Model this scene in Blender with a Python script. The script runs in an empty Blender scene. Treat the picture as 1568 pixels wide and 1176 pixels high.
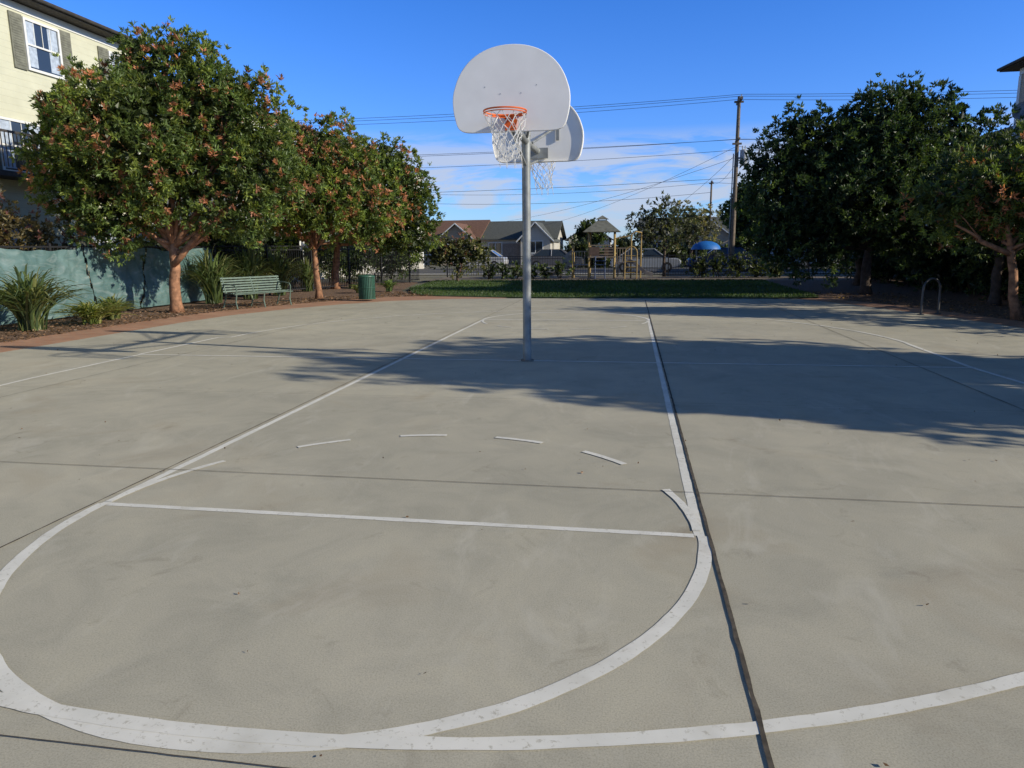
import bpy, math, random, bmesh
import numpy as np
from mathutils import Vector, Matrix, noise as mnoise

rng = np.random.default_rng(7)
random.seed(7)
scene = bpy.context.scene
COL = scene.collection

# ------------------------------------------------------------------ materials
def new_mat(name):
    m = bpy.data.materials.new(name); m.use_nodes = True
    nt = m.node_tree; nt.nodes.clear()
    out = nt.nodes.new('ShaderNodeOutputMaterial')
    b = nt.nodes.new('ShaderNodeBsdfPrincipled')
    nt.links.new(b.outputs[0], out.inputs[0])
    return m, nt, b, out

def c4(c): return (c[0], c[1], c[2], 1.0)

def coords(nt, scale=(1, 1, 1)):
    mp = nt.nodes.new('ShaderNodeMapping')
    mp.inputs['Scale'].default_value = scale
    g = nt.nodes.new('ShaderNodeNewGeometry')
    nt.links.new(g.outputs['Position'], mp.inputs['Vector'])
    return mp.outputs[0]

def noise_node(nt, vec, scale, detail=3, rough=.55, dist=0):
    n = nt.nodes.new('ShaderNodeTexNoise'); n.inputs['Scale'].default_value = scale
    n.inputs['Detail'].default_value = detail; n.inputs['Roughness'].default_value = rough
    n.inputs['Distortion'].default_value = dist
    nt.links.new(vec, n.inputs['Vector']); return n.outputs['Fac']

def ramp(nt, fac, stops):
    r = nt.nodes.new('ShaderNodeValToRGB'); cr = r.color_ramp
    while len(cr.elements) < len(stops): cr.elements.new(.5)
    for e, (p, c) in zip(cr.elements, stops):
        e.position = p; e.color = c4(c) if not isinstance(c, (int, float)) else (c, c, c, 1)
    nt.links.new(fac, r.inputs[0]); return r.outputs[0]

def mix(nt, fac, a, b, mode='MIX'):
    m = nt.nodes.new('ShaderNodeMix'); m.data_type = 'RGBA'; m.blend_type = mode
    for i, v in ((0, fac), (6, a), (7, b)):
        if isinstance(v, (int, float)): m.inputs[i].default_value = v if i == 0 else (v, v, v, 1)
        elif isinstance(v, tuple): m.inputs[i].default_value = c4(v)
        else: nt.links.new(v, m.inputs[i])
    return m.outputs[2]

def bump(nt, b, h, strength=.3, dist=.01):
    n = nt.nodes.new('ShaderNodeBump'); n.inputs['Strength'].default_value = strength
    n.inputs['Distance'].default_value = dist
    nt.links.new(h, n.inputs['Height']); nt.links.new(n.outputs[0], b.inputs['Normal'])

def simple(name, col, rough=.6, metal=0, var=.25, scale=6, bstr=0, spec=.4):
    m, nt, b, o = new_mat(name)
    v = coords(nt)
    f = noise_node(nt, v, scale)
    lo = tuple(x*(1-var) for x in col); hi = tuple(min(1, x*(1+var)) for x in col)
    nt.links.new(ramp(nt, f, [(.3, lo), (.7, hi)]), b.inputs['Base Color'])
    b.inputs['Roughness'].default_value = rough; b.inputs['Metallic'].default_value = metal
    b.inputs['Specular IOR Level'].default_value = spec
    if bstr: bump(nt, b, noise_node(nt, v, scale*4), bstr)
    return m

def leaf_mat(name):
    m, nt, b, o = new_mat(name)
    a = nt.nodes.new('ShaderNodeAttribute'); a.attribute_name = 'Col'
    nt.links.new(a.outputs['Color'], b.inputs['Base Color'])
    b.inputs['Roughness'].default_value = .45; b.inputs['Specular IOR Level'].default_value = .4
    t = nt.nodes.new('ShaderNodeBsdfTranslucent')
    br = mix(nt, 1.0, a.outputs['Color'], (1.6, 1.7, .7), 'MULTIPLY')
    nt.links.new(br, t.inputs['Color'])
    ms = nt.nodes.new('ShaderNodeMixShader'); ms.inputs[0].default_value = .3
    nt.links.new(b.outputs[0], ms.inputs[1]); nt.links.new(t.outputs[0], ms.inputs[2])
    nt.links.new(ms.outputs[0], o.inputs[0])
    return m

LEAF = leaf_mat('leaf')
BARK = simple('bark_reddish', (.30, .15, .08), .85, var=.5, scale=9, bstr=.6)
BARKD = simple('bark_dark', (.09, .065, .05), .9, var=.4, scale=9, bstr=.6)

# ------------------------------------------------------------------ mesh builder
class MB:
    def __init__(s): s.v = []; s.f = []; s.m = []
    def add(s, vs, fs, mi=0):
        o = len(s.v); s.v += [tuple(v) for v in vs]
        s.f += [tuple(i+o for i in f) for f in fs]; s.m += [mi]*len(fs)
    def box(s, a, b, mi=0):
        x0, y0, z0 = a; x1, y1, z1 = b
        s.add([(x0,y0,z0),(x1,y0,z0),(x1,y1,z0),(x0,y1,z0),(x0,y0,z1),(x1,y0,z1),(x1,y1,z1),(x0,y1,z1)],
              [(0,3,2,1),(4,5,6,7),(0,1,5,4),(1,2,6,5),(2,3,7,6),(3,0,4,7)], mi)
    def obox(s, c, ax, ay, az, mi=0):
        c = Vector(c); ax = Vector(ax); ay = Vector(ay); az = Vector(az)
        vs = [c+sx*ax+sy*ay+sz*az for sz in (-1, 1) for sx, sy in ((-1,-1),(1,-1),(1,1),(-1,1))]
        s.add(vs, [(0,3,2,1),(4,5,6,7),(0,1,5,4),(1,2,6,5),(2,3,7,6),(3,0,4,7)], mi)
    def tube(s, pts, rad, n=8, mi=0, cap=True, closed=False):
        pts = [Vector(p) for p in pts]; k = len(pts)
        if isinstance(rad, (int, float)): rad = [rad]*k
        rings = []; prev = None
        for i, p in enumerate(pts):
            if closed: d = pts[(i+1) % k]-pts[i-1]
            else: d = pts[min(i+1, k-1)]-pts[max(i-1, 0)]
            d.normalize()
            if prev is None:
                u = d.orthogonal().normalized()
            else:
                u = (prev-d*prev.dot(d)); u = u.normalized() if u.length > 1e-6 else d.orthogonal().normalized()
            prev = u; w = d.cross(u)
            rings.append([p+(u*math.cos(2*math.pi*j/n)+w*math.sin(2*math.pi*j/n))*rad[i] for j in range(n)])
        vs = [v for r in rings for v in r]; fs = []
        for i in range(k if closed else k-1):
            a = i*n; b = ((i+1) % k)*n
            for j in range(n): fs.append((a+j, a+(j+1) % n, b+(j+1) % n, b+j))
        if cap and not closed:
            fs.append(tuple(range(n))[::-1]); fs.append(tuple((k-1)*n+j for j in range(n)))
        s.add(vs, fs, mi)
    def obj(s, name, mats, parent=None, smooth=False, bevel=0):
        me = bpy.data.meshes.new(name); me.from_pydata(s.v, [], s.f)
        if not isinstance(mats, (list, tuple)): mats = [mats]
        for m in mats: me.materials.append(m)
        me.polygons.foreach_set('material_index', s.m)
        if smooth: me.polygons.foreach_set('use_smooth', [True]*len(s.f))
        me.update()
        o = bpy.data.objects.new(name, me); COL.objects.link(o)
        if parent: o.parent = parent; o.location = -Vector(parent.location)
        if bevel:
            bm = o.modifiers.new('bev', 'BEVEL'); bm.width = bevel; bm.segments = 2; bm.limit_method = 'ANGLE'
        if smooth:
            try:
                me.set_sharp_from_angle(angle=math.radians(40))
            except Exception: pass
        return o

def empty(name, loc):
    e = bpy.data.objects.new(name, None); e.location = loc; e.empty_display_size = .3
    COL.objects.link(e); return e

def sheet(name, poly, z, mat):
    mb = MB(); mb.add([(x, y, z) for x, y in poly], [tuple(range(len(poly)))]); return mb.obj(name, mat)

# ------------------------------------------------------------------ foliage
def unit(n):
    v = rng.normal(size=(n, 3)); return v/np.linalg.norm(v, axis=1)[:, None]

def leaf_arrays(base, direc, L, W):
    n = len(base)
    side = np.cross(direc, unit(n)); side /= (np.linalg.norm(side, axis=1)[:, None]+1e-9)
    L = L[:, None]; W = W[:, None]
    nrm = np.cross(side, direc)
    v = np.stack([base, base+direc*L*.55+side*W*.5+nrm*L*.04, base+direc*L-nrm*L*.06, base+direc*L*.5-side*W*.5+nrm*L*.04], axis=1)
    return v.reshape(-1, 3)

def tree_object(name, mb, leafv, leafc, barkm):
    nb = len(mb.v); nl = len(leafv)//4
    me = bpy.data.meshes.new(name)
    V = np.concatenate([np.array(mb.v, float).reshape(-1, 3), leafv]); me.vertices.add(len(V))
    me.vertices.foreach_set('co', V.ravel().astype(np.float32))
    bl = [i for f in mb.f for i in f]; bs = []; s0 = 0
    for f in mb.f: bs.append(s0); s0 += len(f)
    loops = np.concatenate([np.array(bl, int), np.arange(nl*4)+nb])
    starts = np.concatenate([np.array(bs, int), s0+4*np.arange(nl)])
    me.loops.add(len(loops)); me.loops.foreach_set('vertex_index', loops.astype(np.int32))
    me.polygons.add(len(starts)); me.polygons.foreach_set('loop_start', starts.astype(np.int32))
    mi = np.concatenate([np.zeros(len(bs), int), np.ones(nl, int)])
    me.materials.append(barkm); me.materials.append(LEAF)
    me.polygons.foreach_set('material_index', mi.astype(np.int32))
    me.polygons.foreach_set('use_smooth', (mi == 0))
    me.update(calc_edges=True); me.validate()
    ca = me.color_attributes.new('Col', 'FLOAT_COLOR', 'POINT')
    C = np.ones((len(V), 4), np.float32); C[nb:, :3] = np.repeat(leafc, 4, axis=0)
    ca.data.foreach_set('color', C.ravel())
    o = bpy.data.objects.new(name, me); COL.objects.link(o); return o

def crown(lobes, density, L=.12, W=.04, per=12, green=(.088, .125, .032), flower=0., fcol=(.50, .22, .12), gap=.25, rough=.28, fill=1.0, young=.34):
    P = []; D = []
    for (x, y, z, r) in lobes:
        n = int(density*4*math.pi*r*r)
        u = unit(n); rad = r*(1-.32*rng.random(n)**1.6)
        c = np.array([x, y, z])
        p = c+u*rad[:, None]*np.array([1, 1, .92])
        P.append(p); D.append(u)
    P = np.concatenate(P); D = np.concatenate(D)
    keep = np.ones(len(P), bool)
    for (x, y, z, r) in lobes:
        keep &= np.linalg.norm(P-np.array([x, y, z]), axis=1) > r*.6
    P = P[keep]; D = D[keep]
    nz = np.array([mnoise.noise(Vector(p*.95)) for p in P]); nz2 = np.array([mnoise.noise(Vector(p*2.3+7)) for p in P])
    P = P+D*((nz*.9+nz2*1.15)*rough*2.2)[:, None]
    keep = (nz2*.6+nz*.6) > -gap*.9
    keep |= rng.random(len(P)) < .15
    P = P[keep]; D = D[keep]; nz2 = nz2[keep]; nz = nz[keep]
    n = len(P)
    tip = .7+.6*rng.random(n)
    g = np.array(green)[None, :]*tip[:, None]
    yg = rng.random(n) < young*(1+nz*1.5)
    g[yg] = g[yg]*np.array([1.75, 1.5, 1.1])
    g *= np.clip(1+nz2*.9, .35, 2)[:, None]
    if flower:
        nf = np.array([mnoise.noise(Vector(p*1.1+31)) for p in P])
        fl = rng.random(n) < flower*np.clip(1+nf*4, .05, 3.2)
        g[fl] = np.array(fcol)[None]*(.6+.7*rng.random(fl.sum()))[:, None]
    idx = np.repeat(np.arange(n), per); m = len(idx)
    d = D[idx]*.75+unit(m)*.95+np.array([0, 0, .25]); d /= np.linalg.norm(d, axis=1)[:, None]
    base = P[idx]+unit(m)*(.06*rng.random(m))[:, None]
    v = leaf_arrays(base, d, L*(.7+.6*rng.random(m)), W*(.8+.5*rng.random(m)))
    c = g[idx]*(.75+.5*rng.random(m))[:, None]
    F = []
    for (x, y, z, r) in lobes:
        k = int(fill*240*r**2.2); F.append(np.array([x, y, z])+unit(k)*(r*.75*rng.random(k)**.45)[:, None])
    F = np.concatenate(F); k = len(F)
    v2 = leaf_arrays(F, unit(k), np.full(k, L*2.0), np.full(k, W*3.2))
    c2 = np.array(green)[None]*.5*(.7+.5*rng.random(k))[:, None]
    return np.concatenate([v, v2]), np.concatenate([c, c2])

def wob(a, b, k, amp):
    a = Vector(a); b = Vector(b); out = []
    for i in range(k+1):
        t = i/k; p = a.lerp(b, t); w = math.sin(t*math.pi)*amp
        out.append(p+Vector((random.uniform(-w, w), random.uniform(-w, w), random.uniform(-w, w)*.4)))
    return out

def tree(name, base, fork, r0, lobes, barkm=BARK, extra=(), **kw):
    mb = MB(); base = Vector(base); fork = Vector(fork)
    pts = wob(base+Vector((0, 0, -.05)), fork, 6, .05)
    rad = [r0*(1.35 if i == 0 else 1-.3*i/6) for i in range(7)]
    mb.tube(pts, rad, 12)
    for i, (x, y, z, r) in enumerate(lobes):
        e = Vector((x, y, z+r*.3)); st = fork-Vector((0, 0, .08*(i % 4)))
        rr = r0*(.62 if i < 3 else .4)
        lp = wob(st, e, 6, .16)
        for j in range(1, 6): lp[j].z -= math.sin(j/6*math.pi)*.25*min(1, (e-st).length/2)
        mb.tube(lp, [rr*(1-.8*j/6) for j in range(7)], 7)
        for q in range(3):
            a = lp[random.choice([3, 4, 5])]; b = Vector((x, y, z))+Vector(unit(1)[0])*r*.8
            mb.tube(wob(a, b, 3, .06), [rr*.3, rr*.22, rr*.15, rr*.07], 5)
    for a, b, ra, rb in extra: mb.tube(wob(a, b, 4, .05), [ra+(rb-ra)*i/4 for i in range(5)], 8)
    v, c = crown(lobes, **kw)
    return tree_object(name, mb, v, c, barkm)

GUM = 'flowering_gum_tree'
tree(GUM, (-10.3, 13.2, 0), (-10.2, 13.2, 1.75), .155,
     [(-10.0,13.2,5.6,1.25),(-8.4,13.6,4.6,1.15),(-11.6,13,4.9,1.15),(-12.4,12.6,4.0,1.0),(-12.2,12.8,3.0,1.0),(-7.8,13.6,3.5,1.0),
      (-10.2,13.2,3.8,1.6),(-8.5,13.4,2.8,1.0),(-11.3,12.6,2.6,1.05),(-10,12.1,4.3,1.3),(-10.4,14.8,4.4,1.5),(-9.1,13.2,5.5,.95),(-11.2,12.4,3.6,1.1),(-8.0,13.2,5.3,.5),(-10.7,13.2,6.1,.6),(-12.5,12.4,4.9,.5)],
     extra=[((-10.25,13.15,1.2),(-9.2,13.3,2.3),.09,.06)],
     density=54, flower=.095, per=12)
tree(GUM, (-8.7, 18.4, 0), (-8.75, 18.4, 1.8), .11,
     [(-9.3,18.4,4.6,1.05),(-8.0,18.2,4.3,1.15),(-8.8,18.2,3.2,1.4),(-7.2,18.6,3.3,1.1),(-9.9,18.6,3.3,1.1),(-7.1,18.6,2.5,.8),(-8.0,17.6,3.0,1.0)],
     extra=[((-8.72,18.4,1.5),(-9.4,18.5,2.2),.07,.05)], density=50, flower=.20, fcol=(.50,.23,.12), per=11, green=(.10,.145,.034))
tree(GUM, (-10.6, 24.2, 0), (-10.4, 24.2, 2.0), .17,
     [(-8.2,24,4.6,1.2),(-7.4,24,3.6,1.15),(-9.5,24,4.0,1.4),(-7.2,24,2.4,1.0),(-8.6,23.6,2.8,1.3),(-10.8,24,3.8,1.4),(-10.2,24.4,5.0,1.1)],
     density=36, flower=.06, per=9, L=.15, W=.055)
DG = (.042, .067, .023)
tree('evergreen_tree', (8.9, 20.9, 0), (8.9, 20.9, 1.7), .17,
     [(8.8,20.8,5.1,1.35),(10.4,20.9,4.8,1.3),(7.1,20.8,4.6,1.15),(6.4,20.6,3.0,1.25),(8.4,20.2,2.9,1.7),(10.4,20.5,2.8,1.6),(5.8,20.8,3.9,.85),(6.1,20.6,1.8,.95),(11.6,21,4.0,1.3),(9.3,20.4,4.0,1.5),(7.3,20.2,1.7,1.0),(6.4,20.8,5.2,.5),(9.6,20.8,5.9,.5)],
     barkm=BARKD, density=40, per=10, L=.145, W=.048, green=DG, young=.12)
tree('evergreen_tree', (10.3, 26.5, 0), (10.3, 26.5, 1.8), .17,
     [(10.2,26.5,5.0,1.6),(11.8,26.3,4.0,1.6),(8.6,26.5,4.0,1.6),(10.2,26.0,2.8,1.8),(7.9,26.4,2.6,1.2)],
     barkm=BARKD, density=20, per=8, L=.18, W=.07, green=DG, young=.1)
tree(GUM, (9.4, 12.6, 0), (9.1, 12.6, 1.5), .10,
     [(8.6,12.6,2.7,.75),(9.5,12.8,2.7,.95),(7.8,12.9,2.45,.55),(10.6,12.8,2.7,1.1),(8.9,13.3,2.4,.85),(9.9,12.1,2.3,.8)],
     density=50, flower=.13, fcol=(.42,.17,.08), per=11, green=(.09,.125,.032))
tree('evergreen_tree', (10.7, 16.5, 0), (10.7, 16.5, 1.6), .14,
     [(10.5,16.5,3.3,1.1),(11.8,16.6,3.0,1.2),(10.8,16.2,2.6,1.3),(9.6,16.6,2.8,.95)],
     barkm=BARKD, density=32, per=9, L=.15, W=.05, green=DG)
# trees beside the court outside the picture (they cast the long shadow)
tree('evergreen_tree', (10.6, 2.8, 0), (10.6, 2.8, 1.8), .15,
     [(10.6,2.9,4.7,1.0),(10.2,3.6,3.8,1.1),(10.6,2.1,3.4,1.0),(10.9,2.6,3.1,1.1),(9.9,2.5,2.3,.9)],
     barkm=BARKD, density=38, per=9, L=.16, W=.06, green=DG, rough=.34, gap=.36, fill=2.2)
tree('evergreen_tree', (11.2, 5.0, 0), (11.2, 5.0, 1.8), .15,
     [(11.2,4.7,4.1,1.15),(11.0,5.6,3.4,1.0),(11.2,4.1,3.3,1.1),(11.2,4.9,2.5,1.2)],
     barkm=BARKD, density=38, per=9, L=.16, W=.06, green=DG, rough=.34, gap=.36, fill=2.2)
# distance
tree('street_tree', (3.2, 36.3, 0), (3.2, 36.3, 1.5), .09,
     [(3.0,36.3,3.5,.75),(2.2,36.2,2.8,.8),(3.9,36.4,3.0,.8),(3.1,36,2.4,.95),(4.4,36.3,2.3,.6),(2.0,36.4,2.1,.6)],
     barkm=BARKD, density=20, per=7, L=.16, W=.06, green=(.08,.09,.045), gap=.05, fill=.35, young=.1)
tree('street_tree', (10.3, 56, 0), (10.3, 56, 2.5), .2,
     [(10.3,56,5.3,1.3),(9.6,56,4.0,1.2),(11.2,56,4.2,1.4),(10.4,55.6,3.0,1.3)], barkm=BARKD, density=14, per=7, L=.27, W=.12, green=(.05,.08,.025))
tree('street_tree', (5.4, 46, 0), (5.4, 46, 1.8), .12,
     [(5.2,46,3.6,.9),(6.2,46,3.2,1.0),(5.6,46,2.5,1.0)], barkm=BARKD, density=14, per=7, L=.2, W=.08, green=(.14,.14,.08), gap=.05, fill=.3)
tree('small_plum_tree', (-6.9, 30.3, 0), (-6.9, 30.3, .9), .07,
     [(-7.3,30.3,1.55,.65),(-6.3,30.3,1.6,.7),(-7.9,30.3,1.2,.5),(-5.7,30.3,1.25,.5),(-6.8,30.1,1.3,.7)],
     barkm=BARKD, density=34, per=7, L=.13, W=.055, green=(.10,.11,.045), flower=.08, fcol=(.25,.12,.08))
tree('street_tree', (-2.6, 64, 0), (-2.6, 64, 1.8), .15,
     [(-2.6,64,3.3,.9),(-1.8,64,2.6,.8),(-3.2,64,2.4,.8)], barkm=BARKD, density=12, per=7, L=.25, W=.1, green=(.06,.09,.03))
def shrub(name, lobes, **kw):
    mb = MB()
    for (x, y, z, r) in lobes:
        for q in range(4):
            mb.tube(wob((x+random.uniform(-.1,.1), y, -.03), Vector((x, y, z))+Vector(unit(1)[0])*r*.6, 3, .05), [.02,.016,.012,.006], 5)
    v, c = crown(lobes, **kw); return tree_object(name, mb, v, c, BARKD)
shrub('purple_leaf_shrub', [(-13.4,9.6,2.2,.9),(-13.6,11.0,1.9,1.0),(-13.3,10.3,2.7,.8),(-13.5,12.4,1.6,.9),(-13.5,8.4,1.9,.9)], density=42, per=8, L=.1, W=.04, green=(.12,.10,.05), flower=.1, fcol=(.22,.10,.09))
shrub('hedge', [(-13.3, y, 1.5+.3*math.sin(y*1.7), 1.05) for y in np.arange(17.0, 25, 1.1)], density=22, per=7, L=.14, W=.055, green=(.045,.07,.024))
shrub('hedge', [(-12.9+(y-25)*.27, y, 1.5+.3*math.sin(y*1.7), 1.1) for y in np.arange(25, 34, 1.2)], density=20, per=7, L=.15, W=.06, green=(.045,.07,.024))
shrub('hedge', [(x, 33.6, .4+.1*math.sin(x*2.1), .42) for x in np.arange(-6, -1.5, .75)], density=28, per=6, L=.13, W=.055, green=(.06,.09,.03))
shrub('hedge', [(x, 34.5, .55+.15*math.sin(x*1.3), .55) for x in np.arange(4.9, 9, .95)], density=24, per=6, L=.13, W=.055, green=(.05,.07,.024))
shrub('hedge', [(12.0+.3*math.sin(y), y, 1.1+.35*math.sin(y*1.9), 1.0) for y in np.arange(9.5, 33, 1.25)], density=18, per=7, L=.15, W=.06, green=(.04,.06,.022))  # row added to shade the ground beneath the right-hand trees
shrub('background_shrubs', [(x, 58+3*math.sin(x), .9+.4*math.sin(x*1.9), 1.2) for x in np.arange(-3, 40, 1.9)], density=8, per=6, L=.28, W=.12, green=(.055,.075,.03))

def flax(name, base, n, h, spread, cols, w=.055):
    k = 6
    bx, by = base; V = []; F = []; C = []
    for i in range(n):
        a = random.uniform(0, 2*math.pi); lean = random.uniform(.1, 1)**.8*spread
        hh = h*random.uniform(.65, 1.08)*(1-.28*lean/spread); ox = random.uniform(-.14, .14)*spread; oy = random.uniform(-.14, .14)*spread
        droop = random.random()*.45*(lean/spread); ww = w*random.uniform(.7, 1.2)
        dx, dy = math.cos(a), math.sin(a); px, py = -dy, dx
        col = Vector(random.choice(cols))*random.uniform(.7, 1.25)
        o = len(V)
        for j in range(k+1):
            t = j/k; r = lean*t**1.6; z = hh*(math.sin(t*1.5))-droop*hh*t**4
            wd = ww*(.7+.6*t)*(1-t**3)*.5+.002
            for sg in (-1, 0, 1):
                V.append((bx+ox+dx*r+px*wd*sg, by+oy+dy*r+py*wd*sg, z+(abs(sg)*wd*.5)))
                C.append(col)
        for j in range(k):
            q = o+j*3
            F += [(q, q+1, q+4, q+3), (q+1, q+2, q+5, q+4)]
    me = bpy.data.meshes.new(name); me.from_pydata(V, [], F); me.materials.append(LEAF)
    ca = me.color_attributes.new('Col', 'FLOAT_COLOR', 'POINT')
    A = np.ones((len(V), 4), np.float32); A[:, :3] = np.array([tuple(x) for x in C]); ca.data.foreach_set('color', A.ravel())
    ob = bpy.data.objects.new(name, me); COL.objects.link(ob); return ob
G1 = [(.10,.14,.05),(.13,.175,.055),(.08,.115,.05),(.19,.20,.08)]
G2 = [(.28,.31,.08),(.19,.24,.06),(.32,.31,.11)]
flax('flax_plant', (-10.6, 8.9), 260, 1.4, 1.25, G1+[(.24,.25,.09)])
flax('flax_plant', (-10.9, 7.6), 190, 1.25, 1.2, G1)
flax('flax_plant', (-10.3, 10.2), 160, .58, .95, G2)
flax('flax_plant', (-10.6, 11.2), 140, .62, .8, G2+G1)
flax('flax_plant', (-11.1, 16.2), 240, 1.8, 1.25, G1)
flax('flax_plant', (-10.9, 18.0), 240, 1.75, 1.25, G1)
flax('flax_plant', (-10.9, 20.0), 220, 1.7, 1.25, G1)
flax('flax_plant', (-11.0, 22.4), 150, 1.4, 1.1, G1)
flax('agave_plant', (-7.6, 22.2), 60, .5, .55, [(.14,.2,.07),(.18,.25,.08)], w=.08)
flax('agave_plant', (-8.5, 21.4), 60, .4, .5, [(.12,.17,.06),(.22,.25,.08)], w=.08)

# ------------------------------------------------------------------ ground
def ground_mat():
    m, nt, b, o = new_mat('dry_ground'); v = coords(nt)
    nt.links.new(ramp(nt, noise_node(nt, v, .4), [(.3,(.10,.09,.06)),(.7,(.17,.16,.11))]), b.inputs['Base Color']); b.inputs['Roughness'].default_value = .95
    return m
sheet('ground', [(-400,-300),(400,-300),(400,900),(-400,900)], -.05, ground_mat())

def concrete():
    m, nt, b, o = new_mat('court_concrete'); v = coords(nt)
    big = noise_node(nt, v, .35, 3, .6, .4); mid = noise_node(nt, v, 1.7, 5, .68, .6); grain = noise_node(nt, v, 150, 3, .75)
    c = ramp(nt, big, [(.3,(.445,.415,.325)),(.7,(.52,.48,.375))])
    c = mix(nt, .9, c, ramp(nt, mid, [(.25,(.80,.81,.82)),(.5,(1,1,1)),(.75,(1.14,1.13,1.10))]), 'MULTIPLY')
    c = mix(nt, .6, c, ramp(nt, grain, [(.34,(.62,.61,.60)),(.5,(1,1,1)),(.66,(1.2,1.2,1.18))]), 'MULTIPLY')
    st = noise_node(nt, v, .9, 3, .6, .8)
    c = mix(nt, ramp(nt, st, [(.57,(0,0,0)),(.76,(.4,.4,.4))]), c, (.36,.285,.19))
    sc = noise_node(nt, coords(nt, (1.0, .35, 1)), 2.6, 5, .7, 1.2)
    c = mix(nt, ramp(nt, sc, [(.56,(0,0,0)),(.72,(.42,.42,.42))]), c, (.62,.585,.485))
    dk = noise_node(nt, v, 3.2, 4, .7, .7)
    c = mix(nt, ramp(nt, dk, [(.61,(0,0,0)),(.80,(.5,.5,.5))]), c, (.2,.17,.125))
    br = nt.nodes.new('ShaderNodeTexBrick'); mp = nt.nodes.new('ShaderNodeMapping')
    g = nt.nodes.new('ShaderNodeNewGeometry'); nt.links.new(g.outputs['Position'], mp.inputs['Vector'])
    mp.inputs['Location'].default_value = (1.86, 1.92, 0)
    nt.links.new(mp.outputs[0], br.inputs['Vector'])
    br.inputs['Color1'].default_value = (.93,.93,.93,1); br.inputs['Color2'].default_value = (1.05,1.05,1.04,1); br.inputs['Mortar'].default_value = (.98,.98,.98,1)
    br.inputs['Scale'].default_value = 1; br.inputs['Brick Width'].default_value = 3.72; br.inputs['Row Height'].default_value = 2.64; br.inputs['Mortar Size'].default_value = 0
    br.offset = 0
    c = mix(nt, 1.0, c, br.outputs['Color'], 'MULTIPLY')
    nt.links.new(c, b.inputs['Base Color']); b.inputs['Roughness'].default_value = .85; b.inputs['Specular IOR Level'].default_value = .2
    bump(nt, b, grain, .18, .003)
    return m
CONC = concrete()
curve_out = [(-8.45,-12),(-8.45,10.6),(-8.3,12.4),(-7.7,14.4),(-6.9,16.0),(-5.9,17.3),(-4.4,18.2),(-2.5,18.6)]
curve_in = [(-9.6,-12),(-9.6,11.4),(-9.4,13.2),(-8.8,15.2),(-8.1,16.8),(-7.5,18.0),(-6.6,19.2),(-5.4,19.7)]
sheet('concrete_court', [(9.0,-12),(9.0,9),(8.2,13),(7.2,16.5),(6.3,18.6)]+curve_out[::-1], 0, CONC)

def brick_pave():
    m, nt, b, o = new_mat('brick_paving'); v = coords(nt)
    br = nt.nodes.new('ShaderNodeTexBrick'); nt.links.new(v, br.inputs['Vector'])
    br.inputs['Color1'].default_value = (.42,.20,.11,1); br.inputs['Color2'].default_value = (.48,.27,.16,1); br.inputs['Mortar'].default_value = (.30,.23,.17,1)
    br.inputs['Scale'].default_value = 1; br.inputs['Brick Width'].default_value = .22; br.inputs['Row Height'].default_value = .11; br.inputs['Mortar Size'].default_value = .006
    nt.links.new(mix(nt, .5, br.outputs[0], ramp(nt, noise_node(nt, v, 1.2), [(.3,(.7,.7,.7)),(.7,(1.2,1.2,1.2))]), 'MULTIPLY'), b.inputs['Base Color']); b.inputs['Roughness'].default_value = .85
    return m
sheet('brick_path', curve_out+[(-2.5,18.9)]+curve_in[::-1], -.004, brick_pave())
sheet('brick_path', [(6.3,18.6),(7.2,16.5),(8.2,13),(9.0,9),(9.0,-12),(9.8,-12),(9.8,9),(9.0,13.4),(8.0,17),(7.1,19)], -.004, bpy.data.materials['brick_paving'])
def mulch():
    m, nt, b, o = new_mat('mulch'); v = coords(nt)
    f = noise_node(nt, v, 22, 4, .75, .5); c = ramp(nt, f, [(.3,(.06,.033,.02)),(.5,(.17,.10,.06)),(.72,(.32,.21,.13))])
    nt.links.new(c, b.inputs['Base Color']); b.inputs['Roughness'].default_value = .95; bump(nt, b, f, .9, .04); return m
MUL = mulch()
sheet('mulch_bed', curve_in[::-1]+[(-16,-12),(-16,30),(-8.8,30),(-7.4,23),(-6.2,20.5)], -.012, MUL)
sheet('mulch_bed', [(9.8,-12),(9.8,9),(9.0,13.4),(8.0,17),(7.1,19),(7.4,31),(14.5,31),(14.5,-12)][::-1], -.012, MUL)
def chips():
    n = 6500
    P = np.zeros((n, 3))
    side = rng.random(n) < .72
    y = rng.uniform(4, 22, n)
    P[:, 1] = y
    inner = np.interp(y, [q[1] for q in curve_in], [q[0] for q in curve_in])
    P[:, 0] = np.where(side, inner+.12-rng.random(n)**1.3*2.4, np.interp(y, [9, 13.4, 17, 19, 22], [9.8, 9.0, 8.0, 7.1, 7.2])-.05+rng.random(n)*3)
    P[:, 2] = .005+.02*rng.random(n)
    d = unit(n); d[:, 2] *= .25
    v = leaf_arrays(P, d, .05+.07*rng.random(n), .015+.03*rng.random(n))
    c = np.array([.2,.12,.07])[None]*(.4+1.2*rng.random(n))[:, None]
    return v, c
v, c = chips(); tree_object('mulch_chips', MB(), v, c, BARKD)

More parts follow.
